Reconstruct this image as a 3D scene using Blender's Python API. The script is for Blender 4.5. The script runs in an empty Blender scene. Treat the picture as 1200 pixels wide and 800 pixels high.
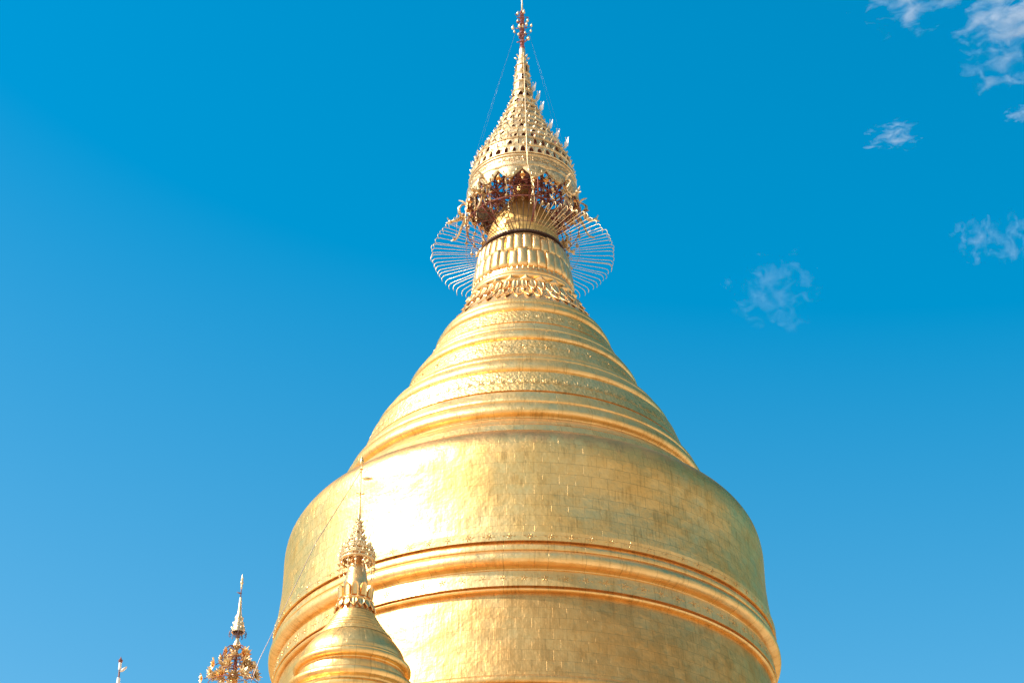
import bpy, bmesh, math, random
from mathutils import Vector, Matrix
random.seed(7)
SC = bpy.context.scene
COL = SC.collection
R_ = math.radians
PI = math.pi

# ------------------------------------------------------------------ camera
cd = bpy.data.cameras.new('camera')
cam = bpy.data.objects.new('camera', cd)
COL.objects.link(cam)
cam.location = (0, 0, 1.6)
cam.rotation_euler = (R_(90 + 33.3), 0, R_(0.375))
cd.sensor_width = 36
cd.lens = 72
cd.clip_start = 0.1
cd.clip_end = 20000
SC.camera = cam

# ------------------------------------------------------------------ light
SUN_AZ, SUN_EL = 69.0, 45.0          # degrees left of the direction back to the camera / above the horizon
sdir = Vector((-math.sin(R_(SUN_AZ)) * math.cos(R_(SUN_EL)), -math.cos(R_(SUN_AZ)) * math.cos(R_(SUN_EL)), math.sin(R_(SUN_EL))))
world = bpy.data.worlds.new('World')
SC.world = world
world.use_nodes = True
wn = world.node_tree
for n in list(wn.nodes): wn.nodes.remove(n)
wo = wn.nodes.new('ShaderNodeOutputWorld')
bg = wn.nodes.new('ShaderNodeBackground')
sky = wn.nodes.new('ShaderNodeTexSky')
sky.sky_type = 'NISHITA'
sky.sun_disc = False
sky.sun_elevation = R_(SUN_EL)
sky.sun_rotation = math.atan2(sdir.x, sdir.y)
sky.air_density = 1.0
sky.dust_density = 2.2
sky.ozone_density = 2.0
tint = wn.nodes.new('ShaderNodeHueSaturation')
tint.inputs['Hue'].default_value = 0.475
# the sky is paler in the haze towards the horizon
stc = wn.nodes.new('ShaderNodeTexCoord')
sxyz = wn.nodes.new('ShaderNodeSeparateXYZ')
wn.links.new(stc.outputs['Generated'], sxyz.inputs[0])
smr = wn.nodes.new('ShaderNodeMapRange')
smr.inputs['From Min'].default_value = 0.34
smr.inputs['From Max'].default_value = 0.70
smr.inputs['To Min'].default_value = 1.37
smr.inputs['To Max'].default_value = 1.70
wn.links.new(sxyz.outputs['Z'], smr.inputs['Value'])
wn.links.new(smr.outputs[0], tint.inputs['Saturation'])
tint.inputs['Value'].default_value = 1.11
wn.links.new(sky.outputs[0], tint.inputs['Color'])
# added unseen warm cloud, behind and right of camera, to warm the gold's reflections
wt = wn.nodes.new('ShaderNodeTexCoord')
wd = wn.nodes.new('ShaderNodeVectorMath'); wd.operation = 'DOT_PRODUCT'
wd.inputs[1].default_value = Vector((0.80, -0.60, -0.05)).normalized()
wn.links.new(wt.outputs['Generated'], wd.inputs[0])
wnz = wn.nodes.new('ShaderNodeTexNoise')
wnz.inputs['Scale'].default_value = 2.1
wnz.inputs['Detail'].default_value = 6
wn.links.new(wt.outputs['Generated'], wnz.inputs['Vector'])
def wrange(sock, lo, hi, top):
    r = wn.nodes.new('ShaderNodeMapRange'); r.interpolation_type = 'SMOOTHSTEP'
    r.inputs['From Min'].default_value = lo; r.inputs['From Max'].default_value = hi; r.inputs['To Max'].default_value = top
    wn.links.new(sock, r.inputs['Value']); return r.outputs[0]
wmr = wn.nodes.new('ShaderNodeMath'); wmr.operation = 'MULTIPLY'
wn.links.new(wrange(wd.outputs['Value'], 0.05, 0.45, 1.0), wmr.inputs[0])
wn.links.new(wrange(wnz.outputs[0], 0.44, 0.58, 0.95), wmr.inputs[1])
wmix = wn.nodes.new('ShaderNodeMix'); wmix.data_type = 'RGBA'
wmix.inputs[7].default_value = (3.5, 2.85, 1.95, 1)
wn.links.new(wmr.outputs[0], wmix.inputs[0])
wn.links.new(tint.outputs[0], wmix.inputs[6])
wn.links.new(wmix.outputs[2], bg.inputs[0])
bg.inputs[1].default_value = 0.125
wn.links.new(bg.outputs[0], wo.inputs[0])
sl = bpy.data.lights.new('sun', 'SUN')
sl.energy = 3.6
sl.angle = R_(0.53)
sl.color = (1.0, 0.93, 0.95)
sun = bpy.data.objects.new('sun', sl)
COL.objects.link(sun)
sun.rotation_euler = sdir.to_track_quat('Z', 'Y').to_euler()
sun.location = (-40, -20, 80)
SC.view_settings.view_transform = 'Standard'
SC.view_settings.look = 'None'
SC.view_settings.gamma = 1
SC.view_settings.use_curve_mapping = False
SC.view_settings.exposure = 0.75
SC.cycles.max_bounces = 8
SC.cycles.glossy_bounces = 6
SC.cycles.volume_step_rate = 1.0
SC.cycles.sample_clamp_indirect = 8

# ------------------------------------------------------------------ materials
def new_mat(name):
    m = bpy.data.materials.new(name)
    m.use_nodes = True
    nt = m.node_tree
    for n in list(nt.nodes): nt.nodes.remove(n)
    out = nt.nodes.new('ShaderNodeOutputMaterial')
    b = nt.nodes.new('ShaderNodeBsdfPrincipled')
    nt.links.new(b.outputs[0], out.inputs[0])
    return m, nt, b

def noise(nt, vec, scale, detail=4, rough=0.55):
    n = nt.nodes.new('ShaderNodeTexNoise')
    n.inputs['Scale'].default_value = scale
    n.inputs['Detail'].default_value = detail
    n.inputs['Roughness'].default_value = rough
    if vec is not None: nt.links.new(vec, n.inputs['Vector'])
    return n

def ramp(nt, fac, stops):
    r = nt.nodes.new('ShaderNodeValToRGB')
    e = r.color_ramp.elements
    while len(e) < len(stops): e.new(0.5)
    for el, (p, c) in zip(e, stops):
        el.position = p
        el.color = c if len(c) == 4 else (*c, 1)
    nt.links.new(fac, r.inputs[0])
    return r

def mix(nt, a, b, fac, mode='MIX'):
    m = nt.nodes.new('ShaderNodeMix')
    m.data_type = 'RGBA'; m.blend_type = mode
    for v, i in ((fac, 0), (a, 6), (b, 7)):
        if hasattr(v, 'is_linked'): nt.links.new(v, m.inputs[i])
        else: m.inputs[i].default_value = v if i == 0 else (*v, 1)[:4]
    return m.outputs[2]

def mathn(nt, op, a, b=0.0, c=None):
    m = nt.nodes.new('ShaderNodeMath'); m.operation = op
    for v, i in ((a, 0), (b, 1), (c, 2)):
        if v is None: continue
        if hasattr(v, 'is_linked'): nt.links.new(v, m.inputs[i])
        else: m.inputs[i].default_value = v
    return m.outputs[0]

def mapping(nt, vec, scale):
    m = nt.nodes.new('ShaderNodeMapping')
    m.inputs['Scale'].default_value = scale
    nt.links.new(vec, m.inputs[0])
    return m.outputs[0]

def gold_leaf(name, pw=0.62, ph=0.42, rough=0.42, base=(0.95, 0.635, 0.24), base2=(0.82, 0.50, 0.155), seam=0.5, drip=0.5, metal=0.92, seams=True, up_brown=0.0, chase=0.0, tilt=0.018):
    """sheets of gold plate in courses, with seams, dents, run marks and dull patches"""
    m, nt, b = new_mat(name)
    uv = nt.nodes.new('ShaderNodeUVMap').outputs[0]
    tc = nt.nodes.new('ShaderNodeTexCoord')
    ob = tc.outputs['Object']
    br = nt.nodes.new('ShaderNodeTexBrick')
    br.offset = 0.5
    br.inputs['Color1'].default_value = (0, 0, 0, 1)
    br.inputs['Color2'].default_value = (1, 1, 1, 1)
    br.inputs['Mortar'].default_value = (0.5, 0.5, 0.5, 1)
    br.inputs['Scale'].default_value = 1
    br.inputs['Mortar Size'].default_value = 0.009
    br.inputs['Mortar Smooth'].default_value = 0.3
    br.inputs['Brick Width'].default_value = pw
    br.inputs['Row Height'].default_value = ph
    nt.links.new(uv, br.inputs['Vector'])
    big = noise(nt, ob, 0.35, 5, 0.6).outputs[0]
    mid = noise(nt, ob, 1.9, 5, 0.65).outputs[0]
    fine = noise(nt, ob, 14, 4, 0.6).outputs[0]
    runs = noise(nt, mapping(nt, uv, (5.0, 0.55, 1)), 1.0, 4, 0.7).outputs[0]
    runs2 = noise(nt, mapping(nt, uv, (16.0, 1.3, 1)), 1.0, 3, 0.6).outputs[0]
    # colour of the leaf itself: warmer and duller patches
    f = ramp(nt, mathn(nt, 'ADD', mathn(nt, 'MULTIPLY', big, 0.6), mathn(nt, 'MULTIPLY', mid, 0.4)), [(0.42, (0, 0, 0)), (0.58, (1, 1, 1))]).outputs[0]
    c = mix(nt, base, base2, f)
    pv = mathn(nt, 'MULTIPLY', br.outputs['Color'], 0.30 if seams else 0.0)
    c = mix(nt, c, tuple(x * 0.72 for x in base2), pv)
    st = ramp(nt, mathn(nt, 'MULTIPLY', runs2, mid), [(0.27, (0, 0, 0)), (0.40, (1, 1, 1))]).outputs[0]
    c = mix(nt, c, (0.40, 0.24, 0.08), mathn(nt, 'MULTIPLY', st, 0.5))
    if seams: c = mix(nt, c, (0.30, 0.18, 0.06), mathn(nt, 'MULTIPLY', br.outputs['Fac'], 0.95 * seam))
    if up_brown:  # browner where the surface faces upward, broken up by noise
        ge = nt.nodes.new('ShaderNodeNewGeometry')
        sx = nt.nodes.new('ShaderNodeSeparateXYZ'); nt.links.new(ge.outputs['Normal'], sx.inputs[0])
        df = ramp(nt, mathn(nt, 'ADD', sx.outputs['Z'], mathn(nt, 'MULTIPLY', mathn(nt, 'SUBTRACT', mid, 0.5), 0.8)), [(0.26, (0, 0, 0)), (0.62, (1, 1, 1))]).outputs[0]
        c = mix(nt, c, (0.46, 0.25, 0.12), mathn(nt, 'MULTIPLY', df, up_brown))
    nt.links.new(c, b.inputs['Base Color'])
    r = mathn(nt, 'ADD', mathn(nt, 'MULTIPLY_ADD', mathn(nt, 'MULTIPLY', mathn(nt, 'ADD', mid, big), 0.5), 0.55, rough - 0.275), mathn(nt, 'MULTIPLY', br.outputs['Color'], 0.05 if seams else 0.0))
    nt.links.new(r, b.inputs['Roughness'])
    b.inputs['Metallic'].default_value = metal
    b.inputs['Specular Tint'].default_value = (0.85, 0.66, 0.42, 1)
    # relief
    mask = ramp(nt, noise(nt, mapping(nt, uv, (1.7, 2.3, 1)), 1.0, 3, 0.6).outputs[0], [(0.46, (0, 0, 0)), (0.62, (1, 1, 1))]).outputs[0]
    h = mathn(nt, 'MULTIPLY', mathn(nt, 'MULTIPLY', br.outputs['Fac'], mask), -0.75 * seam if seams else 0.0)
    h = mathn(nt, 'ADD', h, mathn(nt, 'MULTIPLY', br.outputs['Color'], 0.16 if seams else 0.0))
    h = mathn(nt, 'ADD', h, mathn(nt, 'MULTIPLY', runs, 1.2 * drip))
    h = mathn(nt, 'ADD', h, mathn(nt, 'MULTIPLY', mid, 1.0))
    h = mathn(nt, 'ADD', h, mathn(nt, 'MULTIPLY', fine, 0.45))
    h = mathn(nt, 'ADD', h, mathn(nt, 'MULTIPLY', big, 14.0))
    if chase:          # beaten scroll pattern
        vo = nt.nodes.new('ShaderNodeTexVoronoi'); vo.feature = 'SMOOTH_F1'
        vo.inputs['Scale'].default_value = 9.0
        nt.links.new(mapping(nt, uv, (1, 1.2, 1)), vo.inputs['Vector'])
        wv = noise(nt, uv, 16, 2, 0.5).outputs[0]
        h = mathn(nt, 'ADD', h, mathn(nt, 'MULTIPLY', vo.outputs['Distance'], -chase * 2.2))
        h = mathn(nt, 'ADD', h, mathn(nt, 'MULTIPLY', wv, chase * 1.3))
    bp = nt.nodes.new('ShaderNodeBump')
    bp.inputs['Strength'].default_value = 0.55
    bp.inputs['Distance'].default_value = 0.018
    nt.links.new(h, bp.inputs['Height'])
    nv = bp.outputs[0]
    if seams:          # every plate sits at a slightly different tilt
        cb = nt.nodes.new('ShaderNodeCombineXYZ')
        for k, (fr, ph) in enumerate(((61.0, 0.0), (97.0, 2.0), (83.0, 4.0))):
            nt.links.new(mathn(nt, 'MULTIPLY', mathn(nt, 'SINE', mathn(nt, 'MULTIPLY_ADD', br.outputs['Color'], fr, ph)), tilt), cb.inputs[k])
        va = nt.nodes.new('ShaderNodeVectorMath'); va.operation = 'ADD'
        nt.links.new(nv, va.inputs[0]); nt.links.new(cb.outputs[0], va.inputs[1])
        vn = nt.nodes.new('ShaderNodeVectorMath'); vn.operation = 'NORMALIZE'
        nt.links.new(va.outputs[0], vn.inputs[0]); nv = vn.outputs[0]
    nt.links.new(nv, b.inputs['Normal'])
    return m

def plain(name, c1, c2, rough, metal, scale=6.0, bump=0.004, speck=0.0):
    m, nt, b = new_mat(name)
    tc = nt.nodes.new('ShaderNodeTexCoord')
    n = noise(nt, tc.outputs['Object'], scale, 5).outputs[0]
    f = ramp(nt, n, [(0.35, (0, 0, 0)), (0.65, (1, 1, 1))]).outputs[0]
    c = mix(nt, c1, c2, f)
    if speck:
        sp = ramp(nt, noise(nt, tc.outputs['Object'], 26, 3, 0.7).outputs[0], [(0.52, (0, 0, 0)), (0.60, (1, 1, 1))]).outputs[0]
        c = mix(nt, c, (0.16, 0.08, 0.04), mathn(nt, 'MULTIPLY', sp, speck))
    nt.links.new(c, b.inputs['Base Color'])
    nt.links.new(mathn(nt, 'MULTIPLY_ADD', n, 0.2, rough - 0.1), b.inputs['Roughness'])
    b.inputs['Metallic'].default_value = metal
    if bump:
        bp = nt.nodes.new('ShaderNodeBump')
        bp.inputs['Strength'].default_value = 0.6
        bp.inputs['Distance'].default_value = bump
        nt.links.new(noise(nt, tc.outputs['Object'], scale * 4, 4).outputs[0], bp.inputs['Height'])
        nt.links.new(bp.outputs[0], b.inputs['Normal'])
    return m

M = {
    'bell': gold_leaf('gold_plates_bell', 0.50, 0.36, 0.38, up_brown=0.7),
    'lower': gold_leaf('gold_plates_lower_bell', 0.42, 0.34, 0.40, base=(0.86, 0.52, 0.18), base2=(0.64, 0.36, 0.11), drip=1.0),
    'band': gold_leaf('gold_plates_mouldings', 1.1, 3.0, 0.38, base=(0.95, 0.64, 0.26), base2=(0.86, 0.53, 0.18), seam=0.5, drip=0.4),
    'relief': gold_leaf('gold_plates_chased', 1.1, 3.0, 0.40, base=(0.95, 0.64, 0.26), base2=(0.82, 0.51, 0.17), seam=0.5, drip=0.4, chase=1.0),
    'detail': plain('gilded_metal', (0.95, 0.64, 0.27), (0.86, 0.51, 0.18), 0.34, 0.95, 5.0, 0.01),
    'worn': plain('weathered_gilding', (0.86, 0.63, 0.31), (0.52, 0.34, 0.15), 0.42, 0.8, 7.0, 0.012, 0.55),
    'pale': plain('pale_gilding', (0.92, 0.72, 0.40), (0.78, 0.54, 0.24), 0.38, 0.75, 9.0, 0.008, 0.35),
    'white': plain('pale_painted_metal', (0.82, 0.78, 0.70), (0.74, 0.66, 0.52), 0.35, 0.3, 9.0, 0.0),
    'red': plain('red_oxide_iron', (0.34, 0.085, 0.045), (0.16, 0.05, 0.035), 0.6, 0.1, 8.0, 0.003),
    'dark': plain('dark_iron', (0.06, 0.035, 0.025), (0.10, 0.05, 0.03), 0.6, 0.3, 8.0, 0.003),
    'purple': plain('tarnished_iron', (0.16, 0.10, 0.11), (0.22, 0.12, 0.09), 0.5, 0.5, 8.0, 0.0),
    'wire': plain('steel_wire', (0.35, 0.30, 0.25), (0.25, 0.20, 0.16), 0.4, 0.8, 3.0, 0.0),
}

# ------------------------------------------------------------------ helpers
def tag(o, label=None, cat=None, group=None, kind=None):
    if label: o['label'] = label
    if cat: o['category'] = cat
    if group: o['group'] = group
    if kind: o['kind'] = kind
    return o

def empty(name, loc, label, cat, group=None):
    o = bpy.data.objects.new(name, None)
    COL.objects.link(o)
    o.location = loc
    o.empty_display_size = 0.5
    return tag(o, label, cat, group)

def link(name, bm, mat, parent=None, smooth=None, loc=None):
    me = bpy.data.meshes.new(name)
    if smooth is not None:
        for f in bm.faces: f.smooth = True
        for e in bm.edges:
            if len(e.link_faces) == 2 and e.calc_face_angle(0) > R_(smooth): e.smooth = False
    bm.to_mesh(me); bm.free()
    o = bpy.data.objects.new(name, me)
    COL.objects.link(o)
    if mat: me.materials.append(mat)
    if parent: o.parent = parent
    if loc: o.location = loc
    return o

def dup(o, parent, rot=None, loc=None, scale=None):
    c = o.copy(); COL.objects.link(c); c.parent = parent
    if rot is not None: c.rotation_euler = rot
    if loc is not None: c.location = loc
    if scale is not None: c.scale = scale
    return c

def smooth_prof(pts, n=3):
    """Catmull-Rom through a profile; a third value 1 marks a crisp corner"""
    out = []
    segs = []
    cur = [pts[0]]
    for p in pts[1:]:
        cur.append(p)
        if len(p) > 2: segs.append(cur); cur = [p]
    if len(cur) > 1: segs.append(cur)
    for s in segs:
        s = [(p[0], p[1]) for p in s]
        if len(s) == 2:
            out += [s[0]]
            last = s[1]; continue
        q = [s[0]] + s + [s[-1]]
        for i in range(1, len(q) - 2):
            p0, p1, p2, p3 = q[i - 1], q[i], q[i + 1], q[i + 2]
            for k in range(n):
                t = k / n
                out.append(tuple(0.5 * (2 * p1[j] + (p2[j] - p0[j]) * t + (2 * p0[j] - 5 * p1[j] + 4 * p2[j] - p3[j]) * t * t + (3 * p1[j] - p0[j] - 3 * p2[j] + p3[j]) * t ** 3) for j in (0, 1)))
    out.append((segs[-1][-1][0], segs[-1][-1][1]))
    return out

def lathe(bm, prof, seg=160, wob=0.0, uref=None, u_off=0.0):
    uvl = bm.loops.layers.uv.verify()
    uref = uref or max(p[0] for p in prof)
    rings = []; arc = [0.0]
    for a, b in zip(prof[:-1], prof[1:]): arc.append(arc[-1] + math.hypot(b[0] - a[0], b[1] - a[1]))
    z0 = prof[0][1]
    for (r, z) in prof:
        ring = []
        for i in range(seg):
            t = 2 * PI * i / seg
            rr = r + wob * (math.sin(3 * t + z) + math.sin(7 * t + 2.1 * z) * 0.5 + math.sin(17 * t + 1.3 * z) * 0.25)
            ring.append(bm.verts.new((math.sin(t) * rr, -math.cos(t) * rr, z)))
        rings.append(ring)
    for j in range(len(prof) - 1):
        for i in range(seg):
            k = (i + 1) % seg
            f = bm.faces.new((rings[j][i], rings[j][k], rings[j + 1][k], rings[j + 1][i]))
            f.smooth = True
            us = (i, i + 1, i + 1, i); vs = (j, j, j + 1, j + 1)
            for lp, u, v in zip(f.loops, us, vs):
                lp[uvl].uv = (u / seg * 2 * PI * uref + u_off, arc[v] + z0)
    # crisp edges
    for j in range(1, len(prof) - 1):
        a = Vector((prof[j][0] - prof[j - 1][0], prof[j][1] - prof[j - 1][1]))
        b = Vector((prof[j + 1][0] - prof[j][0], prof[j + 1][1] - prof[j][1]))
        if a.length > 1e-6 and b.length > 1e-6 and a.angle(b) > R_(32):
            for i in range(seg):
                e = bm.edges.get((rings[j][i], rings[j][(i + 1) % seg]))
                if e: e.smooth = False
    return rings

def tube(bm, pts, rad, sides=6, cap=True):
    pts = [Vector(p) for p in pts]
    if not hasattr(rad, '__len__'): rad = [rad] * len(pts)
    rings = []
    up = None
    for i, p in enumerate(pts):
        d = (pts[min(i + 1, len(pts) - 1)] - pts[max(i - 1, 0)]).normalized()
        if up is None:
            up = Vector((0, 0, 1)) if abs(d.z) < 0.9 else Vector((1, 0, 0))
        s = d.cross(up).normalized(); up = s.cross(d).normalized()
        rings.append([bm.verts.new(p + (s * math.cos(2 * PI * k / sides) + up * math.sin(2 * PI * k / sides)) * rad[i]) for k in range(sides)])
    for a, b in zip(rings[:-1], rings[1:]):
        for k in range(sides):
            f = bm.faces.new((a[k], a[(k + 1) % sides], b[(k + 1) % sides], b[k])); f.smooth = True
    if cap:
        bm.faces.new(rings[0][::-1]); bm.faces.new(rings[-1])

def ball(bm, c, r, sz=1.0, u=8, v=6):
    mt = Matrix.Translation(c) @ Matrix.Diagonal((r, r, r * sz, 1))
    g = bmesh.ops.create_uvsphere(bm, u_segments=u, v_segments=v, radius=1, matrix=mt)
    for vv in g['verts']:
        for f in vv.link_faces: f.smooth = True

def leaf(bm, base, direction, normal, length, width, thick=0.012, curl=0.0, rib=0.14):
    """a pointed gilded leaf with a raised midrib"""
    d = Vector(direction).normalized(); n = Vector(normal)
    n = (n - d * n.dot(d))
    if n.length < 1e-4: n = d.orthogonal()
    n.normalize(); s = d.cross(n)
    base = Vector(base)
    L = [(0, 0.25), (0.3, 0.95), (0.6, 0.8), (1.0, 0.02)]
    fr, bk = [], []
    for t, w in L:
        o = base + d * (length * t) + n * (curl * t * t * length)
        fr.append([bm.verts.new(o - s * w * width / 2), bm.verts.new(o + n * (thick * 1.5 + width * rib)), bm.verts.new(o + s * w * width / 2)])
        bk.append([bm.verts.new(o - s * w * width / 2 - n * thick), bm.verts.new(o - n * thick), bm.verts.new(o + s * w * width / 2 - n * thick)])
    for a, b in ((0, 1), (1, 2), (2, 3)):
        for k in (0, 1):
            bm.faces.new((fr[a][k], fr[a][k + 1], fr[b][k + 1], fr[b][k]))
            bm.faces.new((bk[a][k + 1], bk[a][k], bk[b][k], bk[b][k + 1]))
        bm.faces.new((bk[a][0], fr[a][0], fr[b][0], bk[b][0]))
        bm.faces.new((fr[a][2], bk[a][2], bk[b][2], fr[b][2]))
    bm.faces.new((fr[3][0], fr[3][1], fr[3][2], bk[3][2], bk[3][1], bk[3][0]))

def frame_at(theta, r, z, slope):
    """point, tangent, up-slope direction and outward normal on a cone (slope = dR/dz)"""
    out = Vector((math.sin(theta), -math.cos(theta), 0))
    tan = Vector((math.cos(theta), math.sin(theta), 0))
    upv = Vector((out.x * slope, out.y * slope, 1)).normalized()
    nrm = tan.cross(upv).normalized()
    if nrm.dot(out) < 0: nrm = -nrm
    return out * r + Vector((0, 0, z)), tan, upv, nrm

def interp(prof, z):
    for a, b in zip(prof[:-1], prof[1:]):
        if (a[1] - z) * (b[1] - z) <= 0 and abs(a[1] - b[1]) > 1e-6:
            t = (z - a[1]) / (b[1] - a[1]); return a[0] + t * (b[0] - a[0]), (b[0] - a[0]) / (b[1] - a[1])
    return prof[-1][0], 0

def florets(bm, n, r, z, slope, size, kind=0, off=0.0):
    """small raised flower ornaments beaten into a band"""
    for i in range(n):
        th = 2 * PI * (i + off) / n
        p, tn, up, nm = frame_at(th, r, z, slope)
        jit = random.uniform(0.85, 1.15)
        if kind == 0:                       # four petals round a boss
            a0 = random.uniform(0, 1)
            for k in range(5):
                a = a0 + k * PI * 0.4
                d = tn * math.cos(a) + up * math.sin(a)
                leaf(bm, p + d * size * 0.16 - nm * 0.006, d, nm, size * 0.34 * jit, size * 0.26, 0.005, 0.0, 0.10)
            ball(bm, p, size * 0.10, 1, 6, 4)
            for sg in (-1, 1):
                leaf(bm, p + tn * sg * size * 0.62 - nm * 0.006, tn * sg + up * random.uniform(-.5, .5), nm, size * 0.4, size * 0.14, 0.004, 0.0, 0.06)
        elif kind == 1:                     # palmette, five leaves fanned upward
            for k in range(5):
                a = PI / 2 + (k - 2) * 0.62
                d = tn * math.cos(a) + up * math.sin(a)
                leaf(bm, p - up * size * 0.3 - nm * 0.003, d, nm, size * (0.75 - 0.1 * abs(k - 2)) * jit, size * 0.20, 0.004, 0.0, 0.05)
            for s in (-1, 1):
                leaf(bm, p - up * size * 0.3 - nm * 0.003, tn * s - up * 0.25, nm, size * 0.42, size * 0.15, 0.004, 0.0, 0.05)
        else:                               # single upright leaf
            leaf(bm, p - up * size * 0.5 - nm * 0.003, up, nm, size, size * 0.6, 0.004, 0.0, 0.06)

# ------------------------------------------------------------------ ground, sky is the world
gm, nt, b = new_mat('court_paving')
tc = nt.nodes.new('ShaderNodeTexCoord')
n1 = noise(nt, tc.outputs['Object'], 0.08, 6).outputs[0]
nt.links.new(ramp(nt, n1, [(0.35, (0.46, 0.37, 0.27)), (0.65, (0.58, 0.48, 0.37))]).outputs[0], b.inputs['Base Color'])
b.inputs['Roughness'].default_value = 0.85
bm = bmesh.new()
bmesh.ops.create_grid(bm, x_segments=2, y_segments=2, size=9000)
tag(link('ground', bm, gm), kind='structure')

# ------------------------------------------------------------------ stepped terrace under the stupas
wm_ = plain('lime_washed_brick', (0.74, 0.68, 0.58), (0.62, 0.54, 0.44), 0.8, 0.0, 1.5, 0.02)
bm = bmesh.new()
def slab(bm, cx, cy, hx, hy, z0, z1, bev=0.15):
    v = []
    for z, k in ((z0, 0), (z1 - bev, 0), (z1, -bev)):
        v.append([bm.verts.new((cx + sx * (hx + k), cy + sy * (hy + k), z)) for sx, sy in ((-1, -1), (1, -1), (1, 1), (-1, 1))])
    for a, b2 in zip(v[:-1], v[1:]):
        for k in range(4): bm.faces.new((a[k], a[(k + 1) % 4], b2[(k + 1) % 4], b2[k]))
    bm.faces.new(v[-1])
slab(bm, 0, 0, 24, 24, -0.2, 3.6)
slab(bm, 0, 0, 21.5, 21.5, 3.6, 6.8)
slab(bm, 0, 0, 19.5, 19.5, 6.8, 9.6)
tr = link('stepped_terrace', bm, wm_, loc=(0, 60, 0))
tag(tr, 'square whitewashed stepped terrace under the golden stupas', 'terrace')

# ------------------------------------------------------------------ the great stupa
AX = (0, 60, 0)
great = empty('golden_stupa', AX, 'huge golden stupa with rounded bell, ringed cone and tiered umbrella top against the sky', 'stupa')

# lower bell and the steps below it
P_base = [(14.6, 9.6, 1), (14.6, 11.2, 1), (13.6, 11.4, 1), (13.4, 13.6, 1), (12.4, 13.8, 1), (12.2, 16.2, 1), (11.2, 16.4, 1), (11.0, 18.6, 1), (10.2, 18.8, 1), (10.0, 20.6), (9.3, 21.9), (8.7, 23.0, 1), (8.62, 23.3, 1), (8.3, 23.5, 1)]
bm = bmesh.new(); lathe(bm, smooth_prof(P_base, 4), 160)
link('base_terraces', bm, M['band'], great)
P_low = [(8.30, 23.45), (8.16, 24.0), (8.06, 24.52, 1), (8.18, 24.55), (8.20, 24.68), (8.14, 24.78, 1), (8.04, 24.80, 1), (7.94, 25.6), (7.86, 26.6), (7.765, 27.42, 1), (7.75, 27.46)]
bm = bmesh.new(); lathe(bm, smooth_prof(P_low, 5), 224, 0.006)
link('lower_bell', bm, M['lower'], great)
# the band round the middle of the bell
P_band = [(7.75, 27.44, 1), (7.86, 27.45), (7.90, 27.50), (7.86, 27.545, 1), (7.80, 27.55, 1), (7.80, 27.58, 1), (7.925, 27.585, 1), (7.865, 28.08, 1),
          (7.80, 28.10), (7.77, 28.16), (7.80, 28.20), (7.93, 28.235), (8.045, 28.30), (8.085, 28.40), (8.06, 28.53), (7.98, 28.64), (7.93, 28.70, 1), (7.96, 28.72), (7.955, 28.84), (7.90, 28.95, 1), (7.83, 28.97, 1), (7.83, 28.99, 1), (7.975, 28.995, 1), (7.985, 29.27, 1), (7.94, 29.29, 1), (7.92, 29.30)]
bm = bmesh.new(); lathe(bm, smooth_prof(P_band, 4), 224, 0.004, u_off=0.4)
florets(bm, 84, 7.90, 27.84, -0.12, 0.22, 0)
florets(bm, 84, 7.985, 29.13, 0.0, 0.19, 0, 0.3)
link('bell_band', bm, M['band'], great)
# upper bell
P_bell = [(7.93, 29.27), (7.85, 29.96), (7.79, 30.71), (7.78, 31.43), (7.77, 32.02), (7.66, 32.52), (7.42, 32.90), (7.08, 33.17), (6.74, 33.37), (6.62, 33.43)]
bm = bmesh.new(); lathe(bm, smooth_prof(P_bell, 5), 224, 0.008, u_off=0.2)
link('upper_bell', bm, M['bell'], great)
# leaf band on the shoulder
P_leaf = [(6.60, 33.38, 1), (6.70, 33.42, 1), (6.52, 33.72, 1), (6.40, 33.74, 1), (6.37, 33.83, 1), (6.36, 33.86), (6.12, 34.15, 1), (6.04, 34.18, 1), (6.02, 34.23)]
bm = bmesh.new(); lathe(bm, smooth_prof(P_leaf, 3), 200)
florets(bm, 200, 6.605, 33.56, -0.6, 0.12, 2)
link('leaf_band', bm, M['band'], great)

def moulding(pts, seg=192, u=0.0):
    bm = bmesh.new(); lathe(bm, smooth_prof(pts, 5), seg, 0.003, u_off=u)
    return link('moulding', bm, M['band'], great)
def relief(r0, z0, r1, z1, n, size, kind, off=0.0):
    bm = bmesh.new(); lathe(bm, [(r0 - 0.10, z0 - 0.01), (r0, z0), (r1, z1), (r1 - 0.14, z1 + 0.02)], 192, 0.003)
    s = (r1 - r0) / (z1 - z0)
    florets(bm, n, (r0 + r1) / 2, (z0 + z1) / 2, s, size, kind, off)
    return link('relief_band', bm, M['relief'], great)
moulding([(6.03, 34.20), (5.96, 34.26), (5.93, 34.32), (5.97, 34.37), (6.06, 34.43), (6.10, 34.53), (6.06, 34.68), (5.96, 34.84), (5.88, 34.93, 1), (5.90, 34.98), (5.87, 35.08), (5.76, 35.16, 1), (5.74, 35.2), (5.60, 35.46, 1), (5.46, 35.50, 1), (5.46, 35.59)])
relief(5.54, 35.56, 5.24, 36.44, 96, 0.34, 1)
moulding([(5.12, 36.42), (5.03, 36.52), (4.97, 36.58), (5.00, 36.63), (5.05, 36.69), (5.065, 36.80), (5.01, 36.93), (4.92, 37.06), (4.80, 37.2, 1), (4.80, 37.25), (4.72, 37.37), (4.62, 37.42, 1), (4.46, 37.62, 1), (4.31, 37.64, 1), (4.31, 37.72)], u=0.3)
relief(4.36, 37.69, 4.025, 38.44, 34, 0.33, 0)
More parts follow.
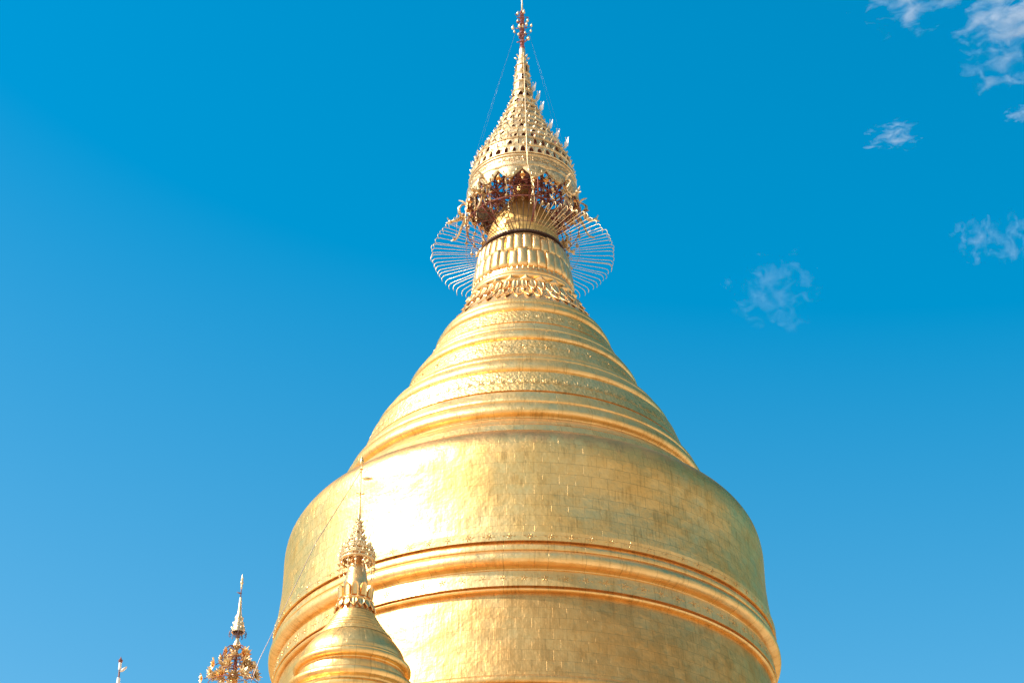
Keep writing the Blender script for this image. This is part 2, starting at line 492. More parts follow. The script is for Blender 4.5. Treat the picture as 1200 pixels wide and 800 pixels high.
moulding([(3.95, 38.42), (3.88, 38.48), (3.86, 38.52), (3.90, 38.56), (3.955, 38.61), (3.965, 38.71), (3.90, 38.84), (3.82, 38.97), (3.72, 39.07, 1), (3.72, 39.12), (3.66, 39.22), (3.57, 39.27, 1), (3.50, 39.46, 1), (3.39, 39.48, 1), (3.39, 39.58)], u=0.7)
relief(3.43, 39.55, 3.13, 40.19, 54, 0.25, 1, 0.4)
moulding([(3.06, 40.17), (3.00, 40.22), (2.98, 40.27), (3.02, 40.31), (3.07, 40.37), (3.075, 40.46), (3.02, 40.58), (2.94, 40.68, 1), (2.94, 40.74), (2.86, 40.88), (2.72, 40.95, 1), (2.66, 41.0)], u=1.1)

# lotus collar: core, beads, petals
bm = bmesh.new()
lathe(bm, smooth_prof([(2.70, 40.94), (2.52, 41.25), (2.30, 41.6), (2.08, 41.95), (1.93, 42.25), (1.86, 42.45, 1), (1.93, 42.52), (1.93, 42.60), (1.86, 42.66, 1), (1.80, 42.7)], 4), 128)
collar = link('lotus_collar', bm, M['detail'], great)
def petal_mesh(w, l, bulge, tip_out):
    bm = bmesh.new()
    nu, nv = 6, 8
    for side in (0, 1):
        g = []
        for j in range(nv + 1):
            v = j / nv
            ww = w * (0.85 + 0.2 * math.sin(PI * min(v * 1.3, 1))) * (1 if v < 0.5 else math.sqrt(max(0, 1 - ((v - 0.5) / 0.5) ** 1.7)))
            ww = max(ww, 0.02)
            row = []
            for i in range(nu + 1):
                u = i / nu * 2 - 1
                y = -(bulge * (1 - abs(u)) * (1.1 - 0.5 * v) + (0.035 if abs(u) > .9 and v < .95 else 0) + tip_out * v ** 3 + 0.02)
                if side: y += 0.035
                row.append(bm.verts.new((u * ww / 2, y, -v * l)))
            g.append(row)
        for j in range(nv):
            for i in range(nu):
                q = (g[j][i], g[j][i + 1], g[j + 1][i + 1], g[j + 1][i])
                bm.faces.new(q[::-1] if side == 0 else q)
        if side == 0: front = g
        else: back = g
    for j in range(nv):
        bm.faces.new((front[j][0], front[j + 1][0], back[j + 1][0], back[j][0]))
        bm.faces.new((front[j + 1][nu], front[j][nu], back[j][nu], back[j + 1][nu]))
    for i in range(nu):
        bm.faces.new((front[nv][i], front[nv][i + 1], back[nv][i + 1], back[nv][i]))
        bm.faces.new((front[0][i + 1], front[0][i], back[0][i], back[0][i + 1]))
    return bm
def ringed(name, proto_bm, mat, n, r, z, tilt, parent, off=0.0, jitter=0.03, sm=40):
    first = None
    for i in range(n):
        th = 2 * PI * (i + off) / n
        rot = (tilt + random.uniform(-jitter, jitter), random.uniform(-jitter, jitter), th + random.uniform(-jitter, jitter) * 0.7)
        loc = (math.sin(th) * r, -math.cos(th) * r, z)
        if first is None:
            first = link(name, proto_bm, mat, parent, sm, loc); first.rotation_euler = rot
        else: dup(first, parent, rot, loc)
    return first
ringed('petal', petal_mesh(0.24, 0.64, 0.06, 0.12), M['detail'], 44, 1.99, 42.20, -R_(22), collar, 0.0, 0.07)
ringed('petal', petal_mesh(0.29, 0.66, 0.06, 0.10), M['detail'], 44, 2.17, 41.74, -R_(29), collar, 0.5, 0.07)
def bud_mesh(s):
    bm = bmesh.new()
    t = bm.verts.new((0, -s * 0.85, 0.0))
    ring = [bm.verts.new((math.cos(a) * s * (1 if k % 2 == 0 else 0.62), -s * (0.12 if k % 2 == 0 else 0.3), math.sin(a) * s * (1 if k % 2 == 0 else 0.62))) for k, a in enumerate([i * PI / 4 for i in range(8)])]
    bk = [bm.verts.new((v.co.x * 0.9, s * 0.3, v.co.z * 0.9)) for v in ring]
    for k in range(8):
        bm.faces.new((ring[k], ring[(k + 1) % 8], t))
        bm.faces.new((ring[(k + 1) % 8], ring[k], bk[k], bk[(k + 1) % 8]))
    bmesh.ops.recalc_face_normals(bm, faces=bm.faces)
    return bm
ringed('bud', bud_mesh(0.20), M['detail'], 24, 1.96, 42.30, R_(8), collar, 0.2, 0.05, 25)

# tall gilded panels round the neck
bm = bmesh.new()
lathe(bm, smooth_prof([(1.80, 42.66, 1), (1.84, 42.72), (1.84, 42.80), (1.78, 42.86, 1), (1.74, 43.2), (1.66, 43.8), (1.56, 44.3), (1.46, 44.62, 1), (1.40, 44.66)], 3), 96)
florets(bm, 60, 1.83, 42.93, -0.1, 0.14, 2)
neck = link('neck', bm, M['detail'], great)
def panel_mesh(w, h, d, seed):
    rnd = random.Random(seed)
    bm = bmesh.new()
    nu, nv = 4, 6
    g = []
    for j in range(nv + 1):
        v = j / nv; row = []
        for i in range(nu + 1):
            u = i / nu * 2 - 1
            ed = (1 - abs(u) ** 4) * (1 - abs(v * 2 - 1) ** 6)
            row.append(bm.verts.new((u * w / 2, -d * ed - d * 0.15 * (1 - u * u) - rnd.uniform(0, 0.006) + rnd.uniform(-.008, .008) * (v - .5), v * h)))
        g.append(row)
    for j in range(nv):
        for i in range(nu): bm.faces.new((g[j][i], g[j][i + 1], g[j + 1][i + 1], g[j + 1][i]))
    bnd = [g[0][i] for i in range(nu + 1)] + [g[j][nu] for j in range(1, nv + 1)] + [g[nv][i] for i in range(nu - 1, -1, -1)] + [g[j][0] for j in range(nv - 1, 0, -1)]
    bb = [bm.verts.new((v.co.x, 0.06, v.co.z)) for v in bnd]
    for k in range(len(bnd)):
        k2 = (k + 1) % len(bnd)
        bm.faces.new((bnd[k2], bnd[k], bb[k], bb[k2]))
    return bm
for row, (r, z, h, n, off) in enumerate(((1.80, 43.02, 0.84, 32, 0.0), (1.675, 43.78, 0.78, 32, 0.5))):
    protos = []
    for i in range(n):
        th = 2 * PI * (i + off) / n
        rot = (-R_(8.5) + random.uniform(-.05, .05), random.uniform(-.02, .02), th + random.uniform(-.14, .14))
        zz = z + random.uniform(-.04, .04)
        loc = (math.sin(th) * r, -math.cos(th) * r, zz)
        if len(protos) < 4:
            o = link('panel', panel_mesh(2 * PI * r / n * random.uniform(.90, 1.02), h * random.uniform(.94, 1.06), 0.055, i + 50 * row), M['detail'], neck, 40, loc); o.rotation_euler = rot; protos.append(o)
        else: dup(random.choice(protos), neck, rot, loc)
# dark toothed ring
bm = bmesh.new()
lathe(bm, [(1.36, 44.67), (1.42, 44.68), (1.42, 44.70), (1.36, 44.72), (1.36, 44.82), (1.42, 44.84), (1.42, 44.87), (1.34, 44.89)], 96)
for i in range(90):
    p, tn, up, nm = frame_at(2 * PI * i / 90, 1.375, 44.77, 0)
    ball(bm, p + nm * 0.03, 0.028, 1.8, 5, 4)
link('collar_ring', bm, M['dark'], great, 40)
# bud-shaped top of the masonry
P_bud = [(1.34, 44.86), (1.33, 45.1), (1.27, 45.5), (1.16, 45.85), (0.98, 46.3), (0.76, 46.7), (0.54, 47.05), (0.42, 47.3), (0.34, 47.8)]
bm = bmesh.new(); lathe(bm, smooth_prof(P_bud, 3), 96, 0.003)
M['bud'] = gold_leaf('gold_plates_bud', 0.45, 0.48, 0.42, seam=1.0, drip=0.3)
link('banana_bud', bm, M['bud'], great)

# ring of hooked spokes
bm = bmesh.new()
lathe(bm, [(1.36, 44.74), (1.50, 44.74), (1.50, 44.80), (1.36, 44.80)], 64)
spring = link('spoke_ring', bm, M['dark'], great)
bm = bmesh.new()
for rr in (2.05,):
    tube(bm, [(math.sin(2 * PI * i / 96) * rr, -math.cos(2 * PI * i / 96) * rr, 44.81) for i in range(97)], 0.008, 4, False)
link('hoop', bm, M['purple'], spring)
variants = []; rods = None
for i in range(90):
    th = 2 * PI * i / 90 + random.uniform(-.012, .012)
    dg = math.degrees(th) % 360
    if dg > 318 or dg < 12:               # the dark straight rods on the front
        if rods is None:
            bm = bmesh.new(); tube(bm, [(0, -1.45, 44.77), (0, -2.2, 44.80), (0, -3.05, 44.82)], [0.013, 0.013, 0.011], 5)
            rods = link('spoke', bm, M['dark'], spring); rods.rotation_euler = (0, 0, th)
        else: dup(rods, spring, (0, 0, th))
        continue
    if len(variants) < 5:
        bm = bmesh.new()
        L = random.uniform(3.10, 3.22); drop = random.uniform(0.20, 0.34); sag = random.uniform(-.05, .05)
        pts = [(0, -1.45, 44.77), (0, -2.0, 44.78 + sag * .3), (0, -2.6, 44.79 + sag), (0, -L + 0.02, 44.80 + sag), (0, -L - 0.09, 44.785 + sag), (0, -L - 0.15, 44.72 + sag), (0, -L - 0.165, 44.80 - drop * .55 + sag), (0, -L - 0.13, 44.80 - drop + sag)]
        tube(bm, pts, [0.009, 0.009, 0.010, 0.011, 0.012, 0.012, 0.011, 0.009], 5)
        o = link('spoke', bm, M['pale'], spring); variants.append(o)
        o.rotation_euler = (0, 0, th)
    else:
        dup(random.choice(variants), spring, (0, 0, th))

# ------------------------------------------------------------------ umbrella crown (hti) of the great stupa
def arch_tier(bm, z0, z1, r0, r1, n, off=0.0, open_w=0.5, thick=0.03, crest=0.10, jit=0.0, open_back=0):
    """one storey of the crown: a drum of little arched windows, a cornice and a crest of leaves"""
    slope = (r1 - r0) / (z1 - z0)
    def pt(u, v, dr=0.0):
        z = z0 + (z1 - z0) * v; r = r0 + (r1 - r0) * v + dr
        return Vector((math.sin(u) * r, -math.cos(u) * r, z))
    for i in range(n):
        u0 = 2 * PI * (i + off) / n; du = 2 * PI / n
        if open_back and math.cos(u0 + du / 2) < -0.3 and random.random() < 0.85: continue
        w = open_w + random.uniform(-.2, .14) if random.random() < .62 else 0.12
        top = 0.74 + random.uniform(-.12, .08)
        inner = [(0.5 - w / 2, 0.18), (0.5 - w / 2, top - 0.18), (0.5 - w / 4, top), (0.5, top + 0.08), (0.5 + w / 4, top), (0.5 + w / 2, top - 0.18), (0.5 + w / 2, 0.18)]
        outer = [(0.0, 0.0), (0.0, top - 0.1), (0.0, 1.0), (0.5, 1.0), (1.0, 1.0), (1.0, top - 0.1), (1.0, 0.0)]
        d = random.uniform(-jit, jit)
        rings = []
        for dr in (0.0 + d, -thick + d):
            rings.append(([bm.verts.new(pt(u0 + a * du, b_, dr)) for a, b_ in outer], [bm.verts.new(pt(u0 + a * du, b_, dr + (0.015 if dr == d else 0))) for a, b_ in inner]))
        (of, inf), (ob_, inb) = rings
        m_ = len(inner)
        for k in range(m_):
            k2 = (k + 1) % m_
            bm.faces.new((of[k2], of[k], inf[k], inf[k2]))
            bm.faces.new((ob_[k], ob_[k2], inb[k2], inb[k]))
            bm.faces.new((inf[k], inf[k2], inb[k2], inb[k]))
            bm.faces.new((of[k2], of[k], ob_[k], ob_[k2]))
        if crest:
            p, tn, up, nm = frame_at(u0 + du * (0.5 + random.uniform(-.15, .15)), r1 + 0.03 + d, z1 - 0.02, slope * 0.5)
            leaf(bm, p, up + nm * 0.25, nm, crest * random.uniform(0.8, 1.35), min(crest * 0.75, r1 * du * 0.8), 0.01, 0.15)
            p, tn, up, nm = frame_at(u0, r0 + 0.03 + d, z0 + (z1 - z0) * 0.45, slope)
            ball(bm, p, 0.026, 1.4, 5, 4)
    for (z, r, t) in ((z1 - 0.025, r1 + 0.015, 0.028), (z0 + 0.03, r0 + 0.02, 0.03)):
        k = max(24, n)
        tube(bm, [(math.sin(2 * PI * i / k) * r, -math.cos(2 * PI * i / k) * r, z) for i in range(k + 1)], t, 5, False)

bm = bmesh.new()      # dark iron core seen through the openings
lathe(bm, smooth_prof([(0.20, 49.2, 1), (1.30, 49.25, 1), (1.25, 49.4), (0.90, 49.95), (0.60, 50.5), (0.34, 51.2), (0.20, 52.2), (0.12, 53.9), (0.10, 54.6)], 3), 32)
crown = link('umbrella_crown', bm, M['red'], great)
crown['label'] = 'openwork tiered gilded crown with red iron frame inside'
HR = [(2.00, 47.2), (1.93, 47.9), (1.74, 48.75), (1.46, 49.3), (1.18, 49.85), (0.93, 50.35), (0.74, 50.9), (0.54, 51.4), (0.40, 51.9), (0.31, 52.4), (0.26, 52.9), (0.21, 53.7)]
ZS = [47.88, 48.32, 48.74, 49.14, 49.52, 49.90, 50.27, 50.64, 51.0, 51.38, 51.78, 52.22, 52.70, 53.15, 53.62]
for a, (z0, z1) in enumerate(zip(ZS[:-1], ZS[1:])):
    r0 = interp(HR, z0)[0] + 0.02; r1 = interp(HR, z1)[0] + (0.04 if z1 < 51 else 0.02)
    n = max(8, int(2 * PI * r0 / 0.31))
    bm = bmesh.new()
    arch_tier(bm, z0, z1, r0, max(r1, 0.2), n, random.random(), 0.56 if r0 > .45 else 0.40, 0.03, 0.12 if r0 > .5 else 0.05, 0.014, 3 if a < 3 else 0)
    link('tier', bm, M['worn'] if a % 3 else M['pale'], crown, 35)
bm = bmesh.new()
lathe(bm, smooth_prof([(0.24, 53.55), (0.22, 53.75), (0.14, 53.9, 1), (0.16, 53.98), (0.16, 54.1), (0.11, 54.2, 1), (0.12, 54.4), (0.08, 54.6)], 3), 20)
for i in range(8):
    p, tn, up, nm = frame_at(2 * PI * i / 8, 0.2, 54.0, 0); leaf(bm, p, up + nm, nm, 0.13, 0.09)
link('cap', bm, M['pale'], crown, 40)
# skirt: rolled rim, scroll band and the scalloped valance
bm = bmesh.new()
lathe(bm, smooth_prof([(1.86, 47.90, 1), (1.96, 47.86), (1.97, 47.80), (1.93, 47.76, 1), (1.95, 47.50, 1), (2.0, 47.46), (2.06, 47.38), (2.04, 47.26), (1.98, 47.20, 1), (1.92, 47.22, 1), (1.90, 47.5, 1), (1.86, 47.90)], 3)[::-1], 120)
florets(bm, 34, 1.95, 47.63, -0.08, 0.24, 0)
florets(bm, 34, 1.95, 47.63, -0.08, 0.18, 1, 0.5)
link('rim_band', bm, M['worn'], crown, 35)
bm = bmesh.new()
NV = 14
for i in range(NV):
    u0 = 2 * PI * i / NV; du = 2 * PI / NV
    cols = []
    for k in range(9):
        f = k / 8
        dep = 0.10 + 0.42 * (1 - abs(2 * f - 1) ** 1.4)
        th = u0 + du * f
        bul = 0.05 * math.sin(PI * f)
        cols.append([bm.verts.new((math.sin(th) * (r), -math.cos(th) * (r), z)) for r, z in ((2.0 + bul, 47.24), (2.02 + bul * 1.6, 47.24 - dep * .5), (2.0 + bul, 47.24 - dep), (1.965 + bul, 47.24 - dep), (1.98 + bul, 47.24 - dep * .5), (1.96 + bul, 47.24))])
    for a, b_ in zip(cols[:-1], cols[1:]):
        for q in range(6): bm.faces.new((a[q], a[(q + 1) % 6], b_[(q + 1) % 6], b_[q]))
    bm.faces.new(cols[0]); bm.faces.new(cols[-1][::-1])
    for f, dz in ((0.25, 0.15), (0.5, 0.12), (0.5, 0.28), (0.75, 0.15), (0.35, 0.3), (0.65, 0.3)):
        p, tn, up, nm = frame_at(u0 + du * f, 2.06, 47.24 - dz, 0)
        leaf(bm, p, -up, nm, 0.13, 0.09, 0.006, 0.1)
bmesh.ops.recalc_face_normals(bm, faces=bm.faces)
link('valance', bm, M['worn'], crown, 30)

# red iron frame under the crown
bm = bmesh.new()
def hoop(bm, r, z, t, n=48):
    tube(bm, [(math.sin(2 * PI * i / n) * r, -math.cos(2 * PI * i / n) * r, z) for i in range(n + 1)], t, 5, False)
for r, z, t in ((0.95, 46.75, 0.030), (0.95, 47.05, 0.026), (0.98, 47.35, 0.03), (1.92, 47.12, 0.03), (1.45, 47.10, 0.026), (1.75, 46.55, 0.022)): hoop(bm, r, z, t)
for i in range(12):
    th = 2 * PI * (i + 0.5) / 12
    def q(r, z, dt=0): return (math.sin(th + dt) * r, -math.cos(th + dt) * r, z)
    tube(bm, [q(0.95, 46.55), q(0.95, 47.7)], 0.032, 5)
    tube(bm, [q(0.5, 47.45), q(1.95, 47.16)], 0.030, 5)
    tube(bm, [q(0.95, 46.75), q(1.90, 47.12)], 0.024, 5)
    tube(bm, [q(0.95, 47.05), q(1.45, 47.10, .26), q(1.92, 47.12, .1)], 0.020, 4)
    tube(bm, [q(1.92, 47.12), q(1.75, 46.55), q(0.95, 46.55)], 0.022, 4)
    tube(bm, [q(0.95, 46.75), q(0.95, 47.35, 2 * PI / 12)], 0.016, 4)
    tube(bm, [q(1.45, 47.10), q(1.45, 47.9)], 0.026, 5)
    tube(bm, [q(1.80, 47.2), q(1.70, 49.0)], 0.028, 5)
    tube(bm, [q(1.70, 48.3), q(0.5, 48.9, .2)], 0.026, 5)
    tube(bm, [q(0.95, 47.35), q(1.45, 47.9, 2 * PI / 12)], 0.022, 4)
    if i % 2 == 0:
        tube(bm, [q(1.92, 47.12), q(2.12, 46.5), q(2.05, 45.85)], 0.022, 4)
        tube(bm, [q(1.30, 45.3), q(1.75, 46.55)], 0.024, 4)
        tube(bm, [q(1.3, 45.35), q(2.05, 45.85)], 0.020, 4)
hoop(bm, 2.05, 45.87, 0.018)
hoop(bm, 1.78, 48.0, 0.028); hoop(bm, 1.70, 48.5, 0.026); hoop(bm, 1.0, 47.75, 0.03)
hoop(bm, 1.30, 45.3, 0.020)
tube(bm, [(0, 0, 46.9), (0, 0, 48)], 0.36, 12)
link('iron_frame', bm, M['red'], crown)

# hanging bells
def bell_bm(s=1.0, hang=0.12):
    bm = bmesh.new()
    lathe(bm, smooth_prof([(0.004, 0.0), (0.03 * s, -0.01 * s), (0.045 * s, -0.05 * s), (0.055 * s, -0.10 * s), (0.085 * s, -0.14 * s), (0.07 * s, -0.145 * s, 1), (0.04 * s, -0.08 * s), (0.01, -0.03 * s)], 2), 10)
    tube(bm, [(0, 0, hang), (0, 0, -0.03 * s)], 0.008, 4)
    tube(bm, [(0, 0, -0.08 * s), (0, 0, -0.20 * s)], 0.006, 4)
    leaf(bm, (0, 0, -0.18 * s), (0, 0, -1), (0, -1, 0), 0.12 * s, 0.08 * s, 0.006)
    return bm
first = link('hanging_bell', bell_bm(1.25), M['detail'], crown, 40, (0, -1.98, 47.02))
for i in range(1, 28):
    th = 2 * PI * i / 28
    dup(first, crown, (random.uniform(-.1, .1), random.uniform(-.1, .1), th), (math.sin(th) * 1.98, -math.cos(th) * 1.98, 47.02 - random.uniform(0, .12)))
b2 = link('hanging_bell', bell_bm(0.8, 0.08), M['worn'], crown, 40, (0, -0.97, 46.68))
for i in range(1, 16):
    th = 2 * PI * i / 16
    dup(b2, crown, (0, random.uniform(-.1, .1), th), (math.sin(th) * 0.97, -math.cos(th) * 0.97, 46.68))
b3 = link('hanging_bell', bell_bm(0.8, 0.2), M['worn'], crown, 40, (0.3, -2.03, 45.72))
for i in range(1, 18):
    th = 2 * PI * (i + .3) / 18
    dup(b3, crown, (0, random.uniform(-.1, .1), th), (math.sin(th) * 2.05, -math.cos(th) * 2.05, 45.72 - random.uniform(0, .3)))

# hanging gilded figures: a curled serpent body, a winged cluster of leaves, a leg reaching out
def figure_bm(seed):
    rnd = random.Random(seed)
    bm = bmesh.new()
    S = [(0, -2.05, 47.02), (0.04, -2.22, 46.98), (0.02, -2.34, 46.84), (-0.05, -2.32, 46.68), (-0.08, -2.24, 46.55), (-0.04, -2.26, 46.40), (0.05, -2.38, 46.28), (0.06, -2.52, 46.22), (0, -2.62, 46.24)]
    tube(bm, S, [0.02, 0.035, 0.05, 0.06, 0.065, 0.07, 0.07, 0.06, 0.03], 7)
    ball(bm, (0, -2.64, 46.22), 0.085, 0.8)
    leaf(bm, (0, -2.66, 46.26), (0, -1, 0.9), (0, 0, 1), 0.18, 0.08, 0.012, 0.3)
    leaf(bm, (0.02, -2.66, 46.2), (0, -1, -0.3), (0, 0, 1), 0.14, 0.08, 0.012)
    leaf(bm, (0, -2.08, 47.02), (0, -0.6, 1), (0, -1, 0), 0.30, 0.13, 0.012, 0.4)
    for k in range(14):                                  # wing and foliage cluster
        a = rnd.uniform(0, 2 * PI)
        c = (rnd.uniform(-.16, .16), -2.12 + rnd.uniform(-.18, .15), 46.42 + rnd.uniform(-.2, .2))
        leaf(bm, c, (math.cos(a), rnd.uniform(-1, .3), math.sin(a)), (rnd.uniform(-1, 1), -1, rnd.uniform(-1, 1)), rnd.uniform(.14, .28), rnd.uniform(.07, .12), 0.01, 0.3)
    tube(bm, [(0.02, -2.08, 46.3), (0.03, -2.22, 46.0), (0, -2.30, 45.72), (-0.02, -2.42, 45.45)], [0.06, 0.05, 0.04, 0.03], 6)
    leaf(bm, (-0.02, -2.42, 45.47), (0, -1, -0.5), (0, -.4, 1), 0.2, 0.11, 0.014)
    leaf(bm, (-0.02, -2.42, 45.47), (0.6, -1, -0.1), (0, -.4, 1), 0.15, 0.08, 0.014)
    tube(bm, [(0, -1.95, 45.9), (0.0, -2.1, 46.3)], 0.02, 5)
    tube(bm, [(-.1, -2.4, 46.3), (-.12, -2.42, 45.75)], 0.006, 4)
    ball(bm, (-.12, -2.42, 45.72), 0.03)
    return bm
protos = []
for i in range(8):
    if i == 2: continue
    th = R_(-92 + i * 45 + random.uniform(-5, 5))
    rot = (0, 0, th)
    if len(protos) < 3: o = link('hanging_figure', figure_bm(i), M['worn'], crown, 50); o.rotation_euler = rot; protos.append(o)
    else: dup(random.choice(protos), crown, rot)
# festoons of small leaves between the figures
def festoon_bm(seed):
    rnd = random.Random(seed); bm = bmesh.new()
    pts = [(0, -1.95, 47.0), (0.05, -2.02, 46.8), (-.02, -2.08, 46.55), (0.05, -2.1, 46.25), (0.0, -2.08, 45.95)]
    tube(bm, pts, 0.012, 4)
    for p in pts[1:]:
        for k in range(4):
            a = rnd.uniform(0, 2 * PI)
            leaf(bm, p, (math.cos(a), rnd.uniform(-.6, .2), math.sin(a)), (0, -1, 0), rnd.uniform(.08, .15), 0.07, 0.008, 0.2)
        ball(bm, p, 0.035)
    return bm
protos = []
for i in range(16):
    th = R_(-80 + i * 22.5 + random.uniform(-4, 4))
    if len(protos) < 3: o = link('festoon', festoon_bm(i), M['worn'], crown, 50); o.rotation_euler = (0, 0, th); protos.append(o)
    else: dup(random.choice(protos), crown, (0, 0, th))

# pennants up the right-hand edge
def flag_bm():
    bm = bmesh.new()
    tube(bm, [(0, 0, -0.12), (0, 0, 0.34)], 0.012, 4)
    def plate(poly, t=0.014):
        f = [bm.verts.new((x, -t, z)) for x, z in poly]; k = [bm.verts.new((x, t, z)) for x, z in poly]
        bm.faces.new(f); bm.faces.new(k[::-1])
        for i in range(len(poly)): bm.faces.new((f[(i + 1) % len(poly)], f[i], k[i], k[(i + 1) % len(poly)]))
    plate([(-0.08, -0.10), (0.10, -0.02), (0.12, 0.20), (0.13, 0.36), (0.05, 0.22), (-0.05, 0.18)])
    ball(bm, (0, 0, 0.38), 0.025)
    return bm
fl = None
for (z, r, a) in ((49.70, 1.62, 88), (50.13, 1.26, 88), (50.58, 1.01, 88), (51.48, 0.70, 88), (51.98, 0.56, 88), (52.44, 0.40, 88)):
    th = R_(a); loc = (math.sin(th) * r, -math.cos(th) * r, z)
    if fl is None:
        fl = link('pennant', flag_bm(), M['white'], crown, 30, loc); fl.rotation_euler = (0, 0, -.6)
    else: dup(fl, crown, (0, random.uniform(-.1, .1), random.uniform(-.75, -.4)), loc)
for (z, r, a) in ((48.7, 1.88, -84), (49.3, 1.66, -88)):
    th = R_(a); dup(fl, crown, (0, 0, PI), (math.sin(th) * r, -math.cos(th) * r, z), (.45, .45, .45))

# jewelled vane mast at the very top
bm = bmesh.new()
prof = []
z = 54.55
k = 0
while z < 56.35:
    prof += [(0.045, z), (0.085 if k % 2 else 0.11, z + 0.05), (0.075, z + 0.11), (0.04, z + 0.14)]
    z += 0.15; k += 1
lathe(bm, prof, 10)
for k in range(26):
    a = random.uniform(0, 2 * PI); z = 54.7 + k * 0.062; rr = random.uniform(.12, .26)
    e = (math.sin(a) * rr, -math.cos(a) * rr, z + random.uniform(-.03, .1))
    tube(bm, [(0, 0, z), e], 0.010, 4)
    leaf(bm, e, (random.uniform(-1, 1), -.3, random.uniform(-.4, 1)), (0, -1, 0), 0.12, 0.07, 0.008)
mast = link('vane_mast', bm, M['red'], crown, 40)
bm = bmesh.new()
for sx, sz, s in ((-.36, 55.62, .075), (.36, 55.66, .055), (-.30, 55.36, .05), (.34, 55.36, .05), (-.17, 56.28, .06), (.07, 56.33, .07), (-.17, 56.0, .05), (.22, 55.95, .06), (.24, 55.0, .075), (-.1, 55.6, .08), (.02, 55.6, .06), (.17, 55.75, .07), (-.14, 55.2, .05), (.12, 55.25, .05)):
    y = random.uniform(-.12, .05)
    s *= 0.85; ball(bm, (sx, y, sz), s, 1.25, 8, 6)
    leaf(bm, (sx, y, sz + s * .7), (.2, -.1, 1), (0, -1, 0), s * 1.6, s, 0.01)
link('jewels', bm, M['pale'], crown, 40)
bm = bmesh.new()
for sx, sz in ((-.36, 55.62), (.36, 55.66), (-.30, 55.36), (.34, 55.36), (.22, 55.95), (.24, 55.0)):
    tube(bm, [(0, 0, sz - .08), (sx, 0, sz)], 0.012, 4)
link('mast_arms', bm, M['purple'], crown)
bm = bmesh.new()
tube(bm, [(0, 0, 56.3), (0, 0, 57.0), (0, 0, 58.1)], [0.035, 0.028, 0.018], 8)
lathe(bm, [(0.001, 58.05), (0.07, 58.15), (0.09, 58.25), (0.05, 58.38), (0.001, 58.5)], 12)
link('finial', bm, M['pale'], crown, 40)
# stay wires of the mast, and the cable down the front
for (a, z1, r1) in ((-88, 48.9, 1.85), (-80, 49.7, 1.55), (84, 49.8, 1.5), (88, 50.6, 1.2)):
    th = R_(a); bm = bmesh.new()
    p0 = Vector((math.sin(th) * .25, -.02, 55.4)); p1 = Vector((math.sin(th) * r1, -math.cos(th) * r1, z1))
    tube(bm, [p0, p0.lerp(p1, .5) + Vector((math.sin(th) * .03, 0, -.05)), p1], 0.0016, 4)
    link('stay_wire', bm, M['wire'], crown)
bm = bmesh.new()
tube(bm, [(0.05, -0.16, 54.2), (0.10, -0.55, 52.0), (0.12, -1.0, 50.55), (0.14, -1.72, 49.1), (0.16, -2.04, 48.0), (0.18, -2.12, 47.3), (0.30, -2.0, 46.7), (0.42, -1.6, 46.1), (0.44, -1.38, 45.2)], 0.020, 5)
link('cable', bm, M['pale'], crown)

# ------------------------------------------------------------------ small stupa in front, left
small = empty('small_stupa', (-4.19, 46, 0), 'smaller golden stupa with ringed bell and slender spire, standing before the great bell', 'stupa')
small.scale = (1.03, 1.03, 1.0)
def part(name, prof, mat, parent, n=3, seg=96, wob=0.0):
    bm = bmesh.new(); lathe(bm, smooth_prof(prof, n), seg, wob)
    return link(name, bm, mat, parent)
M['small'] = gold_leaf('gold_plates_small', 0.40, 0.9, 0.36, base=(0.94, 0.62, 0.23), base2=(0.86, 0.50, 0.16), seam=0.4, drip=0.3)
part('base', [(3.4, 9.6, 1), (3.4, 11.0, 1), (3.0, 11.1, 1), (2.9, 13.5, 1), (2.6, 13.6, 1), (2.5, 16.5, 1), (2.2, 16.6, 1), (2.1, 18.9, 1), (1.9, 19.0), (1.75, 20.2), (1.62, 20.95, 1), (1.50, 21.0)], M['small'], small)
part('lower_moulding', [(1.50, 20.95, 1), (1.50, 21.20, 1), (1.57, 21.24), (1.585, 21.32, 1), (1.49, 21.33, 1), (1.49, 21.37), (1.43, 21.44), (1.45, 21.50), (1.52, 21.55), (1.56, 21.62), (1.54, 21.70), (1.47, 21.75), (1.36, 21.77, 1), (1.30, 21.78)], M['small'], small, 4)
part('drum', [(1.30, 21.76), (1.29, 21.95), (1.27, 22.03, 1), (1.25, 22.06), (1.26, 22.10), (1.34, 22.12), (1.39, 22.18), (1.38, 22.26), (1.32, 22.30, 1), (1.29, 22.30, 1), (1.30, 22.34), (1.28, 22.38, 1), (1.25, 22.38)], M['small'], small, 4)
part('bell', [(1.25, 22.37), (1.235, 22.5), (1.17, 22.66), (1.04, 22.86), (0.93, 22.99, 1), (0.92, 23.0)], M['small'], small, 5)
pr = []
for k, (r, z) in enumerate(((0.94, 22.99), (0.86, 23.08), (0.79, 23.18), (0.72, 23.28), (0.655, 23.38), (0.60, 23.48), (0.55, 23.57), (0.50, 23.66))):
    pr += [(r, z, 1), (r - 0.005, z + 0.05), (r - 0.045, z + 0.075, 1)]
pr += [(0.43, 23.78)]
part('ringed_cone', pr, M['small'], small, 3)
sc_ = part('lotus_neck', [(0.44, 23.76), (0.40, 23.95), (0.37, 24.0, 1), (0.40, 24.04), (0.40, 24.1), (0.36, 24.14, 1), (0.34, 24.3), (0.32, 24.5, 1), (0.305, 24.52), (0.26, 24.8), (0.22, 25.05), (0.16, 25.3)], M['detail'], small, 3, 48)
